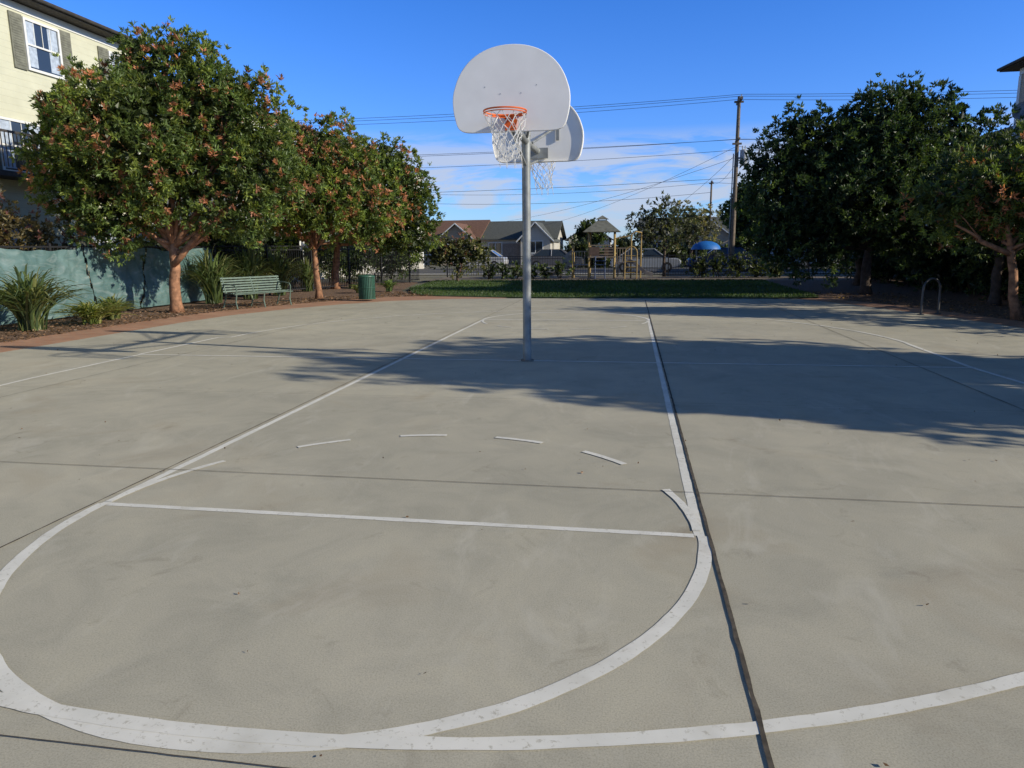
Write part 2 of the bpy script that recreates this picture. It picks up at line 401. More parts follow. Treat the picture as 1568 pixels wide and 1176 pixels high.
LAWN = simple('lawn_soil', (.05,.085,.022), .95, var=.3, scale=3)
lawn_poly = [(-5.4,19.7),(-2.5,18.9),(2,18.75),(6.3,18.85),(7.1,19.2),(7.4,31),(-8.2,31),(-7.4,24),(-6.2,20.7)]
sheet('lawn', lawn_poly, .012, LAWN)
def grass():
    n = 36000; x = rng.uniform(-8.2, 7.4, n); y = 18.8+rng.random(n)**1.2*12.2
    left = np.interp(y, [18.9,19.7,20.7,24,31],[-2.5,-5.4,-6.2,-7.4,-8.2]); right = np.interp(y,[18.8,19.2,31],[6.3,7.1,7.4])
    k = (x > left) & (x < right); P = np.stack([x, y, np.full(n, .012)], 1)[k]; n = len(P)
    d = unit(n)*.5; d[:, 2] = 1; d /= np.linalg.norm(d, axis=1)[:, None]
    v = leaf_arrays(P, d, .05+.05*rng.random(n), .014+.014*rng.random(n))
    nn = np.array([mnoise.noise(Vector(p*.5)) for p in P])
    c = np.array([.07,.115,.027])[None]*(.7+.6*rng.random(n)+nn*.5)[:, None]
    return v, c
v, c = grass(); tree_object('lawn_grass', MB(), v, c, BARKD)
ASPH = simple('asphalt', (.06,.06,.06), .9, var=.2, scale=3)
sheet('playground_surface', [(-9,31),(14.5,31),(14.5,36),(-9,36)], -.012, simple('rubber_surface', (.16,.13,.10), .9))
sheet('sidewalk', [(-60,40),(60,40),(60,42),(-60,42)], -.004, simple('sidewalk_concrete', (.3,.29,.26), .9))
sheet('road', [(-120,42),(120,42),(120,54),(-120,54)], -.012, ASPH)

# ------------------------------------------------------------------ court markings
def paint():
    m, nt, b, o = new_mat('line_paint'); v = coords(nt)
    w = noise_node(nt, v, 34, 4, .75, .3); w2 = noise_node(nt, v, 3.5, 3, .6); w3 = noise_node(nt, v, 1.9, 4, .65)
    c = ramp(nt, w2, [(.3,(.70,.68,.60)),(.7,(.84,.81,.72))])
    c = mix(nt, ramp(nt, w, [(.33,(.85,.85,.85)),(.43,(0,0,0))]), c, (.48,.445,.355))
    c = mix(nt, ramp(nt, w3, [(.54,(0,0,0)),(.72,(.6,.6,.6))]), c, (.50,.465,.375))
    nt.links.new(c, b.inputs['Base Color']); b.inputs['Roughness'].default_value = .7; return m
PAINT = paint()
def jitter(x, y): return .005*mnoise.noise(Vector((x*6, y*6, 3)))+.0025*mnoise.noise(Vector((x*23, y*23, 3)))
def strip(mb, pts, w, z):
    n = len(pts); L = []; R = []
    for i, p in enumerate(pts):
        a = Vector(pts[max(i-1, 0)]); b2 = Vector(pts[min(i+1, n-1)]); d = (b2-a).normalized(); q = Vector((-d.y, d.x))
        e1 = jitter(p[0], p[1]); e2 = jitter(p[0]+9, p[1]+4)
        L.append((p[0]+q.x*(w/2+e1), p[1]+q.y*(w/2+e1), z)); R.append((p[0]-q.x*(w/2+e2), p[1]-q.y*(w/2+e2), z))
    mb.add(L+R, [(n+i, n+i+1, i+1, i) for i in range(n-1)])
def seg(a, b, k=100): return [(a[0]+(b[0]-a[0])*i/k, a[1]+(b[1]-a[1])*i/k) for i in range(k+1)]
def arc(cx, cy, rx, ry, a0, a1, k=120):
    return [(cx+rx*math.cos(math.radians(a0+(a1-a0)*i/k)), cy+ry*math.sin(math.radians(a0+(a1-a0)*i/k))) for i in range(k+1)]
LW = .055; YB = 5.98; YF = 11.76
e = empty('court_markings', (0, YB, 0))
def mark(name, polys, z):
    mb = MB()
    for p, w in polys: strip(mb, p, w, z)
    return mb.obj(name, PAINT, e)
mark('key_sides', [(seg((-1.81, 0), (-1.81, YF), 220), LW), (seg((1.80, 0), (1.80, YF), 220), LW)], .0016)
mark('free_throw_lines', [(seg((-1.78, 0), (1.77, 0)), .05), (seg((-1.78, YF), (1.77, YF)), .065)], .0022)
mark('free_throw_circles', [(arc(0, 0, 1.82, 1.93, 180, 360), .068), (arc(0, YF, 1.82, 1.9, 0, 180), .07)], .0028)
mark('baseline', [(seg((-6.02, YB), (5.75, YB), 140), .055)], .0034)
yc = 4.13
mark('three_point_line', [(seg((-6.0, YB), (-6.0, yc), 20)+arc(0, yc, 6.0, 6.0, 180, 360, 400)+seg((5.85, yc), (5.7, YB), 20), .062)], .0040)
mark('three_point_line_far', [(seg((5.7, YB), (5.75, 8.2), 20)+arc(0, 8.15, 5.78, 5.95, 3, 180, 160)+seg((-6.0, 8.1), (-6.02, YB), 20), .065)], .0046)
d = []
for a0, a1 in [(94.5,107),(120,133.5),(67.5,81),(41.5,55)]:
    d.append((arc(.045, 0, 1.79, 1.89, a0, a1, 14), .05)); d.append((arc(0, YF, 1.80, -1.85, a0, a1, 14), .05))
for a0, a1 in [(150,179),(2,23)]:
    d.append((arc(-.005, 0, 1.80, 1.89, a0, a1, 20), .05)); d.append((arc(0, YF, 1.79, -1.85, a0, a1, 14), .05))
mark('dashed_arc', d, .0052)

mbj = MB()
def joint(a, b, w, z):
    n = 260; pts = seg(a, b, n); L = []; R = []
    dx, dy = b[0]-a[0], b[1]-a[1]; l = math.hypot(dx, dy); qx, qy = -dy/l, dx/l
    for x, y in pts:
        j1 = w/2*(1+.8*mnoise.noise(Vector((x*13, y*13, 1)))); j2 = w/2*(1+.8*mnoise.noise(Vector((x*13, y*13, 8))))
        L.append((x+qx*j1, y+qy*j1, z)); R.append((x-qx*j2, y-qy*j2, z))
    mbj.add(L+R, [(n+1+i, n+2+i, i+1, i) for i in range(n)])
joint((1.850, -6), (1.850, 17.9), .018, .0058)
joint((-1.875, -6), (-1.875, 17.9), .010, .0058)
joint((5.08, -6), (5.08, 18), .010, .0058); joint((-5.35, -6), (-5.35, 17), .006, .0058)
for y, w in ((-4.6,.008), (-1.99,.005), (.70,.006), (3.4,.003), (5.93,.004), (8.7,.004), (11.6,.004), (14.4,.007)):
    joint((-8.3, y), (8.1 if y > 12 else 8.9, y), w, .0064)
mbj.obj('expansion_joints', simple('joint_filler', (.085,.07,.052), .95, var=.5, scale=18))
n = 300; P = np.stack([rng.uniform(-8, 8.5, n), rng.uniform(-2, 17, n), np.full(n, .010)], 1); dd = unit(n); dd[:, 2] *= .3
v = leaf_arrays(P, dd, .012+.022*rng.random(n)**2, .008+.012*rng.random(n)); c = np.array([.16,.09,.05])[None]*(.5+.8*rng.random(n))[:, None]
tree_object('fallen_leaves', MB(), v, c, BARKD)

# ------------------------------------------------------------------ basketball hoop
GALV = simple('galvanised_steel', (.27,.28,.27), .5, .25, var=.35, scale=4)
WHITE = simple('board_paint', (.86,.84,.79), .42, var=.05, scale=2.5)
ORANGE = simple('rim_orange', (.75,.15,.03), .45, var=.15)
NET = simple('net_nylon', (.80,.78,.72), .8, var=.1)
BOLT = simple('bolt_steel', (.45,.45,.44), .4, .5)
hp = empty('basketball_hoop', (0, YB, 0))
mb = MB(); mb.tube([(0, YB, -.02), (0, YB, 3.02)], .057, 20); mb.tube([(0, YB, 3.0), (0, YB, 3.06)], .062, 20)
mb.obj('pole', GALV, hp, True)
mb = MB(); mb.tube([(0, YB, -.01), (0, YB, .02)], .09, 20); mb.obj('pole_collar', simple('grout', (.22,.2,.17), .9), hp)
def board_outline():
    pts = [(-.42, 0), (.42, 0)]
    def cub(p0, p1, p2, p3, k):
        o = []
        for i in range(1, k+1):
            t = i/k; o.append(tuple((1-t)**3*p0[j]+3*(1-t)**2*t*p1[j]+3*(1-t)*t*t*p2[j]+t**3*p3[j] for j in (0, 1)))
        return o
    r = cub((.42,0),(.56,.0),(.625,.015),(.65,.12),8)+cub((.65,.12),(.69,.26),(.70,.40),(.655,.51),8)+cub((.655,.51),(.565,.81),(.30,.95),(0,.95),16)
    l = [(-x, z) for x, z in r[:-1]][::-1]
    return pts+r+l
BO = board_outline()
for sgn, nm in ((-1, 'front'), (1, 'rear')):
    yb = YB+sgn*1.22; zb = 2.87 if sgn < 0 else 2.80; t = .035
    mb = MB(); nn = len(BO)
    mb.add([(x, yb, z+zb) for x, z in BO]+[(x, yb-sgn*t, z+zb) for x, z in BO],
           [tuple(range(nn)), tuple(range(2*nn-1, nn-1, -1))]+[(i, i+nn, (i+1) % nn+nn, (i+1) % nn) for i in range(nn)])
    o = mb.obj('backboard_'+nm, WHITE, hp)
    bm = bmesh.new(); bm.from_mesh(o.data); bmesh.ops.recalc_face_normals(bm, faces=bm.faces); bm.to_mesh(o.data); bm.free()
    bv = o.modifiers.new('b', 'BEVEL'); bv.width = .008; bv.segments = 2; bv.limit_method = 'ANGLE'; bv.angle_limit = math.radians(60)
    mb = MB()
    for bx, bz in ((-.12,.42),(.12,.42),(-.3,.50),(.3,.50)):
        mb.tube([(bx, yb+sgn*.003, zb+bz), (bx, yb-sgn*.06, zb+bz)], .007, 8)
    mb.obj('bolts_'+nm, BOLT, hp)
    yk = yb-sgn*(t+.002)
    mb = MB()
    for i in range(nn):
        p = BO[i]; q = BO[(i+1) % nn]
        mb.add([(p[0]*.985, yk, zb+.475+(p[1]-.475)*.985), (q[0]*.985, yk, zb+.475+(q[1]-.475)*.985), (q[0]*.985, yk-sgn*.035, zb+.475+(q[1]-.475)*.985), (p[0]*.985, yk-sgn*.035, zb+.475+(p[1]-.475)*.985)], [(0,1,2,3)])
    mb.obj('flange_'+nm, WHITE, hp)
    mb = MB()
    yend = yk-sgn*.01
    mb.tube([(0, YB, 2.93), (0, yend, 2.96)], .045, 12)
    for sx in (-1, 1):
        mb.tube([(sx*.05, YB+sgn*.25, 2.95), (sx*.30, yend, zb+.50)], .017, 8)
        mb.box((sx*.30-.022, min(yend, yend-sgn*.02), zb+.30), (sx*.30+.022, max(yend, yend-sgn*.02), zb+.62))
    mb.tube([(0, YB, 2.62), (0, yend, zb+.02)], .018, 8)
    mb.box((-.16, min(yend, yend-sgn*.03), zb+.05), (.16, max(yend, yend-sgn*.03), zb+.2))
    mb.obj('support_arm_'+nm, GALV, hp, True)
    rz = 3.03 if sgn < 0 else 2.96; rc = (0, yb+sgn*(.15+.235)); R = .235
    mb = MB()
    mb.tube([(rc[0]+R*math.cos(a), rc[1]+R*math.sin(a), rz) for a in np.linspace(0, 2*math.pi, 37)[:-1]], .0095, 8, closed=True)
    mb.tube([(rc[0]+R*math.cos(a), rc[1]+R*math.sin(a), rz-.026) for a in np.linspace(0, 2*math.pi, 37)[:-1]], .006, 8, closed=True)
    mb.obox((0, yb+sgn*.012, rz-.06), (.065, 0, 0), (0, .008, 0), (0, 0, .085))
    for sx in (-1, 1):
        mb.tube([(sx*.05, yb+sgn*.01, rz-.012), (sx*.09, yb+sgn*.12, rz-.012), (sx*.17, rc[1]-sgn*.165, rz-.012)], .010, 8)
        mb.tube([(sx*.045, yb+sgn*.01, rz-.12), (sx*.11, rc[1]-sgn*.20, rz-.03)], .008, 8)
    mb.add([(-.055, yb+sgn*.02, rz-.005), (.055, yb+sgn*.02, rz-.005), (.1, yb+sgn*.15, rz-.005), (-.1, yb+sgn*.15, rz-.005)], [(0,1,2,3)])
    mb.obj('rim_'+nm, ORANGE, hp, True)
    mb = MB(); N = 12; rows = 7; LN = .50
    def npt(i, k):
        t = k/rows; a = 2*math.pi*(i+(.5 if k % 2 else 0))/N
        r = R*(1-.55*t**.75)+(.025*math.sin(i*2.3+k) if k else 0)
        return (rc[0]+r*math.cos(a)+.06*t**1.5, rc[1]+r*math.sin(a), rz-.02-LN*t+(.02*math.sin(i*3.1+k*1.7) if k else 0))
    for k in range(rows):
        for i in range(N):
            if k % 2 == 0: a, b2 = npt(i, k+1), npt(i-1, k+1)
            else: a, b2 = npt(i, k+1), npt(i+1, k+1)
            mb.tube([npt(i, k), a], .0045, 4, cap=False); mb.tube([npt(i, k), b2], .0045, 4, cap=False)
    for i in range(0, N, 2):
        p = npt(i, rows); mb.tube([p, (p[0]+.01, p[1], p[2]-.07)], .004, 4)
    mb.obj('net_'+nm, NET, hp)

# ------------------------------------------------------------------ bench, bin, rack
GREEN = simple('green_enamel', (.035,.10,.065), .45, var=.2)
GREENB = simple('weathered_green_enamel', (.105,.15,.115), .55, var=.25, scale=10)
BL = empty('park_bench', (-8.95, 14.95, 0))
bc = Vector((-8.95, 14.95, 0)); ud = Vector((.43, .9, 0)).normalized(); fd = Vector((.9, -.43, 0)).normalized(); up = Vector((0, 0, 1))
def bp(u, f, z): return bc+ud*u+fd*f+up*z
mb = MB()
prof_seat = [(.30,.40),(.22,.425),(.13,.435),(.04,.43),(-.05,.42),(-.13,.415)]
prof_back = [(-.20,.47),(-.225,.54),(-.245,.61),(-.265,.68),(-.285,.75),(-.30,.82)]
for f, z in prof_seat: mb.obox(bp(0, f, z), ud*.95, fd*.030, up*.010)
mb.obj('seat_slats', GREENB, BL, bevel=.004)
mb = MB()
for f, z in prof_back: mb.obox(bp(0, f, z), ud*.95, fd*.009, (up*.022-fd*.006))
mb.obj('backrest_slats', GREENB, BL, bevel=.004)
for i, u in enumerate((-.88, 0, .88)):
    mb = MB()
    mb.tube([bp(u, .30, 0), bp(u, .25, .2), bp(u, .30, .385), bp(u, .1, .41), bp(u, -.15, .395), bp(u, -.21, .5), bp(u, -.32, .85)], .02, 8)
    mb.tube([bp(u, -.36, 0), bp(u, -.26, .18), bp(u, -.15, .395)], .02, 8)
    mb.tube([bp(u, .27, .12), bp(u, -.27, .12)], .012, 6)
    if i != 1: mb.tube([bp(u, -.26, .66), bp(u, .05, .66), bp(u, .27, .63), bp(u, .32, .55), bp(u, .29, .39)], .018, 8)
    mb.obj('leg_frame_%d' % (i+1), GREENB, BL, True)

tb = empty('trash_bin', (-6.7, 17.5, 0)); mb = MB()
for i in range(30):
    a = 2*math.pi*i/30; ca, sa = math.cos(a), math.sin(a)
    mb.obox((-6.7+.25*ca, 17.5+.25*sa, .39), Vector((-sa, ca, 0))*.017, Vector((ca, sa, 0))*.006, (0, 0, .34))
mb.obj('slats', GREEN, tb)
mb = MB(); mb.tube([(-6.7,17.5,.05),(-6.7,17.5,.70)], .225, 24); mb.obj('liner', simple('liner_black', (.02,.03,.025), .6), tb, True)
mb = MB()
for z in (.06, .4, .73): mb.tube([(-6.7+.262*math.cos(a), 17.5+.262*math.sin(a), z) for a in np.linspace(0, 2*math.pi, 31)[:-1]], .012, 6, closed=True)
mb.tube([(-6.7,17.5,.74),(-6.7,17.5,.765),(-6.7,17.5,.80)], [.265,.26,.15], 24); mb.obj('rings_and_lid', GREEN, tb, True)

mb = MB(); A = Vector((7.85,13.5,0)); B = Vector((8.3,13.75,0)); pts = [A+Vector((0,0,-.02)), A+Vector((0,0,.55))]
for k in range(1, 12):
    t = math.pi*k/12; mid = (A+B)/2; h2 = (B-A)/2; pts.append(mid-h2*math.cos(t)+Vector((0,0,.55+.25*math.sin(t))))
pts += [B+Vector((0,0,.55)), B+Vector((0,0,-.02))]
mb.tube(pts, .024, 10)
for q in (A, B): mb.tube([q+Vector((0,0,-.01)), q+Vector((0,0,.012))], .07, 12)
mb.obj('bike_rack', simple('rack_metal', (.09,.09,.09), .5, .3), None, True)

# ------------------------------------------------------------------ fences
IRON = simple('black_iron', (.018,.018,.02), .5)
def iron_fence(name, a, b, h, sp=.12, post=2.4):
    mb = MB(); a = Vector((a[0], a[1], 0)); b = Vector((b[0], b[1], 0)); L = (b-a).length; d = (b-a).normalized(); q = Vector((-d.y, d.x, 0))
    for i in range(int(L/sp)+1): mb.obox(a+d*(i*sp)+up*(h/2+.03), d*.009, q*.009, up*(h/2-.03))
    for i in range(int(L/post)+1): mb.obox(a+d*(i*post)+up*(h/2+.02), d*.03, q*.03, up*(h/2+.04))
    for z in (.12, h-.16, h-.03): mb.obox(a+d*(L/2)+up*z, d*(L/2), q*.018, up*.018)
    mb.obj(name, IRON)
iron_fence('iron_fence', (-12.05,4), (-12.05,18), 1.72)
iron_fence('iron_fence', (-12.05,18), (-8.9,30.5), 1.75)
iron_fence('iron_fence', (-8.9,36), (1.0,36), 1.15, .14)
iron_fence('iron_fence', (1.0,36.05), (16,36.05), 1.15, .14)
def tarp():
    m, nt, b, o = new_mat('screen_fabric'); v = coords(nt)
    f = noise_node(nt, v, 1.6, 4, .6, 1.0)
    c = ramp(nt, f, [(.3,(.07,.145,.14)),(.7,(.16,.26,.25))])
    c = mix(nt, ramp(nt, noise_node(nt, coords(nt, (1,.7,2)), 2.2, 4, .6, 2), [(.5,(0,0,0)),(.75,(.6,.6,.6))]), c, (.36,.42,.40))
    nt.links.new(c, b.inputs['Base Color']); b.inputs['Roughness'].default_value = .6
    t = nt.nodes.new('ShaderNodeBsdfTranslucent'); t.inputs['Color'].default_value = (.08,.18,.16,1)
    ms = nt.nodes.new('ShaderNodeMixShader'); ms.inputs[0].default_value = .2
    nt.links.new(b.outputs[0], ms.inputs[1]); nt.links.new(t.outputs[0], ms.inputs[2]); nt.links.new(ms.outputs[0], o.inputs[0]); return m
mb = MB(); ny, nz_ = 300, 26; y0, y1 = 4.2, 17.6
V = []
for i in range(ny+1):
    y = y0+(y1-y0)*i/ny
    for k in range(nz_+1):
        z = .04+1.64*k/nz_
        ph = (y*1.0) % 2.4
        fold = (.5-abs(ph/2.4-.5))*2
        sag = .13*mnoise.noise(Vector((y*.9, z*1.4, 0)))*fold+.08*mnoise.noise(Vector((y*3+z*2.4, z*1.0-y, 5)))+.025*mnoise.noise(Vector((y*9, z*6, 5)))
        top = -.09*math.sin(ph/2.4*math.pi)*(k/nz_) + .05*mnoise.noise(Vector((y*2, 0, 0)))*(k/nz_)
        V.append((-11.90+sag, y, z+top))
mb.add(V, [(i*(nz_+1)+k, (i+1)*(nz_+1)+k, (i+1)*(nz_+1)+k+1, i*(nz_+1)+k+1) for i in range(ny) for k in range(nz_) if not (218 <= i-.35*k <= 219.6 or 180<= i+.2*k <= 181.2)])
mb.obj('fabric_fence_screen', tarp(), None, True)
TIM = simple('weathered_timber', (.08,.06,.045), .9, var=.35, scale=5)
mb = MB(); y = -4.0
while y < 33:
    hh = 1.75+random.uniform(-.02, .02); mb.box((13.0, y, 0), (13.02, y+.135, hh)); y += .145
for z in (.3, 1.5): mb.box((13.022, -4, z), (13.07, 33, z+.09))
mb.obj('timber_fence', TIM)

# ------------------------------------------------------------------ buildings
def siding(name, col, pitch=.19):
    m, nt, b, o = new_mat(name); v = coords(nt)
    w = nt.nodes.new('ShaderNodeTexWave'); w.wave_type = 'BANDS'; w.bands_direction = 'Z'; w.wave_profile = 'SAW'
    w.inputs['Scale'].default_value = 2*math.pi/20/pitch; nt.links.new(v, w.inputs['Vector'])
    f = noise_node(nt, v, 2)
    c = ramp(nt, f, [(.3, tuple(x*.93 for x in col)), (.7, tuple(x*1.05 for x in col))])
    c = mix(nt, ramp(nt, w.outputs['Fac'], [(.0,(.45,.45,.45)),(.07,(0,0,0))]), c, tuple(x*.45 for x in col))
    nt.links.new(c, b.inputs['Base Color']); b.inputs['Roughness'].default_value = .7
    bump(nt, b, w.outputs['Fac'], .5, .02); return m
CREAM = siding('cream_siding', (.58,.57,.42)); TAN = siding('tan_siding', (.42,.34,.24)); PALE = siding('pale_siding', (.50,.47,.40))
SHING = simple('roof_shingles', (.10,.09,.08), .9, var=.4, scale=12, bstr=.5); SHBR = simple('roof_brown', (.16,.085,.055), .9, var=.35, scale=8, bstr=.5)
SHGR = simple('roof_grey', (.085,.09,.08), .9, var=.3, scale=8, bstr=.5)
TRIM = simple('white_trim', (.7,.7,.66), .6, var=.05); SHUT = simple('olive_shutter', (.17,.17,.13), .7)
m, nt, b, o_ = new_mat('window_glass'); b.inputs['Base Color'].default_value = (.03,.04,.05,1); b.inputs['Roughness'].default_value = .06; b.inputs['Specular IOR Level'].default_value = .9; GLASS = m
CURT = simple('curtain', (.38,.44,.52), .8, var=.25, scale=9)
BLACK = simple('dark_trim', (.05,.045,.04), .7)

def window_x(P, x, y, z, w, h, sgn, shutters=True, i=0):
    s = sgn
    def bx(n, xa, xb, ya, yb, za, zb, m):
        mb = MB(); mb.box((min(xa, xb), ya, za), (max(xa, xb), yb, zb)); return mb.obj(n, m, P)
    bx('window_glass_%d' % i, x+s*.01, x+s*.03, y-w/2, y+w/2, z-h/2, z+h/2, GLASS)
    mb = MB()
    mb.box((min(x+s*.031,x+s*.034), y-w/2+.03, z-h/2+.05), (max(x+s*.031,x+s*.034), y-w*.22, z+h/2)); mb.box((min(x+s*.031,x+s*.034), y+w*.18, z-h/2+.05), (max(x+s*.031,x+s*.034), y+w/2-.03, z+h/2)); mb.obj('curtains_%d' % i, CURT, P)
    mb = MB()
    for ya, yb, za, zb in ((y-w/2-.07, y-w/2, z-h/2-.07, z+h/2+.07), (y+w/2, y+w/2+.07, z-h/2-.07, z+h/2+.07), (y-w/2, y+w/2, z+h/2, z+h/2+.07), (y-w/2, y+w/2, z-h/2-.07, z-h/2), (y-w/2, y+w/2, z-.025, z+.025)):
        mb.box((min(x+s*.01, x+s*.07), ya, za), (max(x+s*.01, x+s*.07), yb, zb))
    for q in (-w/4, 0, w/4): mb.box((min(x+s*.036, x+s*.045), y+q-.010, z+.03), (max(x+s*.036, x+s*.045), y+q+.010, z+h/2))
    mb.obj('window_frame_%d' % i, TRIM, P)
    if shutters:
        mb = MB()
        for q in (-1, 1):
            yc_ = y+q*(w/2+.07+.24)
            mb.box((min(x+s*.01, x+s*.05), yc_-.22, z-h/2-.1), (max(x+s*.01, x+s*.05), yc_+.22, z+h/2+.1))
            for zz in np.arange(z-h/2, z+h/2, .07): mb.box((min(x+s*.05, x+s*.06), yc_-.17, zz), (max(x+s*.05, x+s*.06), yc_+.17, zz+.035))
        mb.obj('shutters_%d' % i, SHUT, P)

def apartment(name, x0, x1, y0, y1, H, sgn, wallm, roofm, wins, shut=True):
    P = empty(name, ((x0+x1)/2, (y0+y1)/2, 0))
    mb = MB(); mb.box((x0, y0, -.05), (x1, y1, H)); mb.obj('walls', wallm, P)
    ov = .5; xm = (x0+x1)/2; rh = 1.9
    mb = MB()
    a = (x0-ov, y0-ov); c = (x1+ov, y1+ov)
    mb.add([(a[0],a[1],H+.02),(c[0],a[1],H+.02),(c[0],c[1],H+.02),(a[0],c[1],H+.02),(a[0],a[1],H+.16),(c[0],a[1],H+.16),(c[0],c[1],H+.16),(a[0],c[1],H+.16),(xm,a[1]+3,H+rh),(xm,c[1]-3,H+rh)],
           [(0,3,2,1),(0,1,5,4),(1,2,6,5),(2,3,7,6),(3,0,4,7),(4,5,8),(5,6,9,8),(6,7,9),(7,4,8,9)])
    mb.obj('roof', roofm, P)
    mb = MB(); xe = c[0] if sgn > 0 else a[0]
    mb.tube([(xe+sgn*.05, a[1], H+.1), (xe+sgn*.05, c[1], H+.1)], .06, 8); mb.obj('gutter', BLACK, P)
    xf = x1 if sgn > 0 else x0
    mb = MB()
    for yy in (y0+.08, y1-.08): mb.box((min(xf, xf+sgn*.03), yy-.09, 0), (max(xf, xf+sgn*.03), yy+.09, H-.24))
    mb.box((min(xf, xf+sgn*.025), y0, H-.22), (max(xf, xf+sgn*.025), y1, H)); mb.obj('corner_boards', TRIM, P)
    for i, (y, z, w, h) in enumerate(wins): window_x(P, xf, y, z, w, h, sgn, shut, i)
    return P
wins = [(16.6-.3,7.5,1.2,1.3),(12.0,7.5,1.2,1.3),(19.6,7.5,.9,1.2),(7.5,7.5,1.2,1.3),(15.1,4.55,1.5,1.35),(11,4.55,1.2,1.3),(18.5,4.55,1.2,1.3),(7,4.55,1.2,1.3),(14,1.9,1.2,1.2),(18,1.9,1.2,1.2)]
AP = apartment('cream_apartment_building', -26, -16, -2, 20.6, 8.55, 1, CREAM, SHING, wins)
mb = MB()
for y in np.arange(13.3, 16.2, .13): mb.box((-15.22, y, 3.85), (-15.2, y+.02, 4.75))
for y in (13.2, 14.7, 16.2): mb.box((-15.25, y-.03, 3.7), (-15.17, y+.03, 4.85))
mb.box((-15.24, 13.2, 4.75), (-15.18, 16.2, 4.81)); mb.box((-15.99, 13.2, 3.6), (-15.15, 16.2, 3.74)); mb.obj('balcony', BLACK, AP)
apartment('cream_apartment_building', -26, -16, 26, 55.5, 7.75, 1, PALE, SHING, [(y, z, 1.2, 1.3) for y in (29,33,38,42,47,52) for z in (1.9,4.5,6.6)])
AR = apartment('tan_apartment_building', 15.6, 25, 19.5, 27.2, 7.95, -1, TAN, SHING, [(22,6.6,1.1,1.2),(25,6.6,1.1,1.2),(22,3.8,1.1,1.2),(25,3.8,1.1,1.2)], False)

def house(name, x0, x1, y0, y1, eave, ridge, axis, wallm, roofm, gable=None, wins=(), doors=()):
    P = empty(name, ((x0+x1)/2, (y0+y1)/2, 0)); ov = .4
    mb = MB(); mb.box((x0, y0, -.05), (x1, y1, eave)); xm, ym = (x0+x1)/2, (y0+y1)/2
    if axis == 'y': mb.add([(x0,y0,eave),(x1,y0,eave),(xm,y0,ridge-.1),(x0,y1,eave),(x1,y1,eave),(xm,y1,ridge-.1)], [(0,1,2),(4,3,5)])
    else: mb.add([(x0,y0,eave),(x0,y1,eave),(x0,ym,ridge-.1),(x1,y0,eave),(x1,y1,eave),(x1,ym,ridge-.1)], [(1,0,2),(3,4,5)])
    if gable:
        g0, g1, gz = gable; gm = (g0+g1)/2
        mb.box((g0, y0-1.6, -.05), (g1, y0-.01, eave)); mb.add([(g0,y0-1.6,eave),(g1,y0-1.6,eave),(gm,y0-1.6,gz-.1)], [(0,1,2)])
    mb.obj('walls', wallm, P)
    mb = MB(); t = .12
    def slab(a, b, c, d):
        mb.add([a, b, c, d]+[(p[0], p[1], p[2]+t) for p in (a, b, c, d)], [(0,3,2,1),(4,5,6,7),(0,1,5,4),(1,2,6,5),(2,3,7,6),(3,0,4,7)])
    if axis == 'y':
        k = (ridge-eave)/(xm-x0); e_ = eave-k*ov
        slab((x0-ov,y0-ov,e_),(xm,y0-ov,ridge),(xm,y1+ov,ridge),(x0-ov,y1+ov,e_)); slab((xm,y0-ov,ridge),(x1+ov,y0-ov,e_),(x1+ov,y1+ov,e_),(xm,y1+ov,ridge))
    else:
        k = (ridge-eave)/(ym-y0); e_ = eave-k*ov
        slab((x0-ov,y0-ov,e_),(x1+ov,y0-ov,e_),(x1+ov,ym,ridge),(x0-ov,ym,ridge)); slab((x0-ov,ym,ridge),(x1+ov,ym,ridge),(x1+ov,y1+ov,e_),(x0-ov,y1+ov,e_))
    if gable:
        k = (gz-eave)/(gm-g0); e_ = eave-k*ov
        slab((g0-ov,y0-2,e_),(gm,y0-2,gz),(gm,ym,gz),(g0-ov,ym,e_)); slab((gm,y0-2,gz),(g1+ov,y0-2,e_),(g1+ov,ym,e_),(gm,ym,gz))
    mb.obj('roof', roofm, P)
    if gable:
        mb = MB()
        for s0, s1 in (((g0-ov, e_), (gm, gz)), ((g1+ov, e_), (gm, gz))):
            mb.tube([(s0[0], y0-2.04, s0[1]+.02), (s1[0], y0-2.04, s1[1]+.02)], .07, 4)
        mb.obj('barge_boards', TRIM, P)
    for i, (x, z, w, h, yy) in enumerate(wins):
        mb = MB(); mb.box((x-w/2, yy-.03, z-h/2), (x+w/2, yy-.01, z+h/2)); mb.obj('window_glass_%d' % i, GLASS, P)
        mb = MB()
        for a, b2, c, d2 in ((x-w/2-.08,x-w/2,z-h/2-.08,z+h/2+.08),(x+w/2,x+w/2+.08,z-h/2-.08,z+h/2+.08),(x-w/2,x+w/2,z+h/2,z+h/2+.08),(x-w/2,x+w/2,z-h/2-.08,z-h/2),(x-.03,x+.03,z-h/2,z+h/2)):
            mb.box((a, yy-.06, c), (b2, yy-.005, d2))
        mb.obj('window_frame_%d' % i, TRIM, P)
    for i, (x, w, h, yy) in enumerate(doors):
        mb = MB(); mb.box((x-w/2, yy-.04, 0), (x+w/2, yy-.01, h)); mb.obj('door_%d' % i, simple('door_%s_%d' % (name, i), (.25,.2,.16), .6), P)
    return P
house('bungalow_house', -21, -14.4, 70, 80, 2.7, 4.6, 'x', TAN, SHBR, (-18.0,-14.6,4.1), [(-16.3,1.6,1.6,1.1,68.4),(-19.5,1.6,1.5,1.1,70)], [(-18.6,.95,2.05,70)])
house('bungalow_house', -14.0, -6.4, 70, 80, 2.6, 4.35, 'x', PALE, SHGR, (-9.6,-6.6,4.1), [(-8.1,1.7,1.4,1.1,68.4),(-12.5,1.6,1.3,1.1,70)], [(-10.9,1.9,2.1,70)])
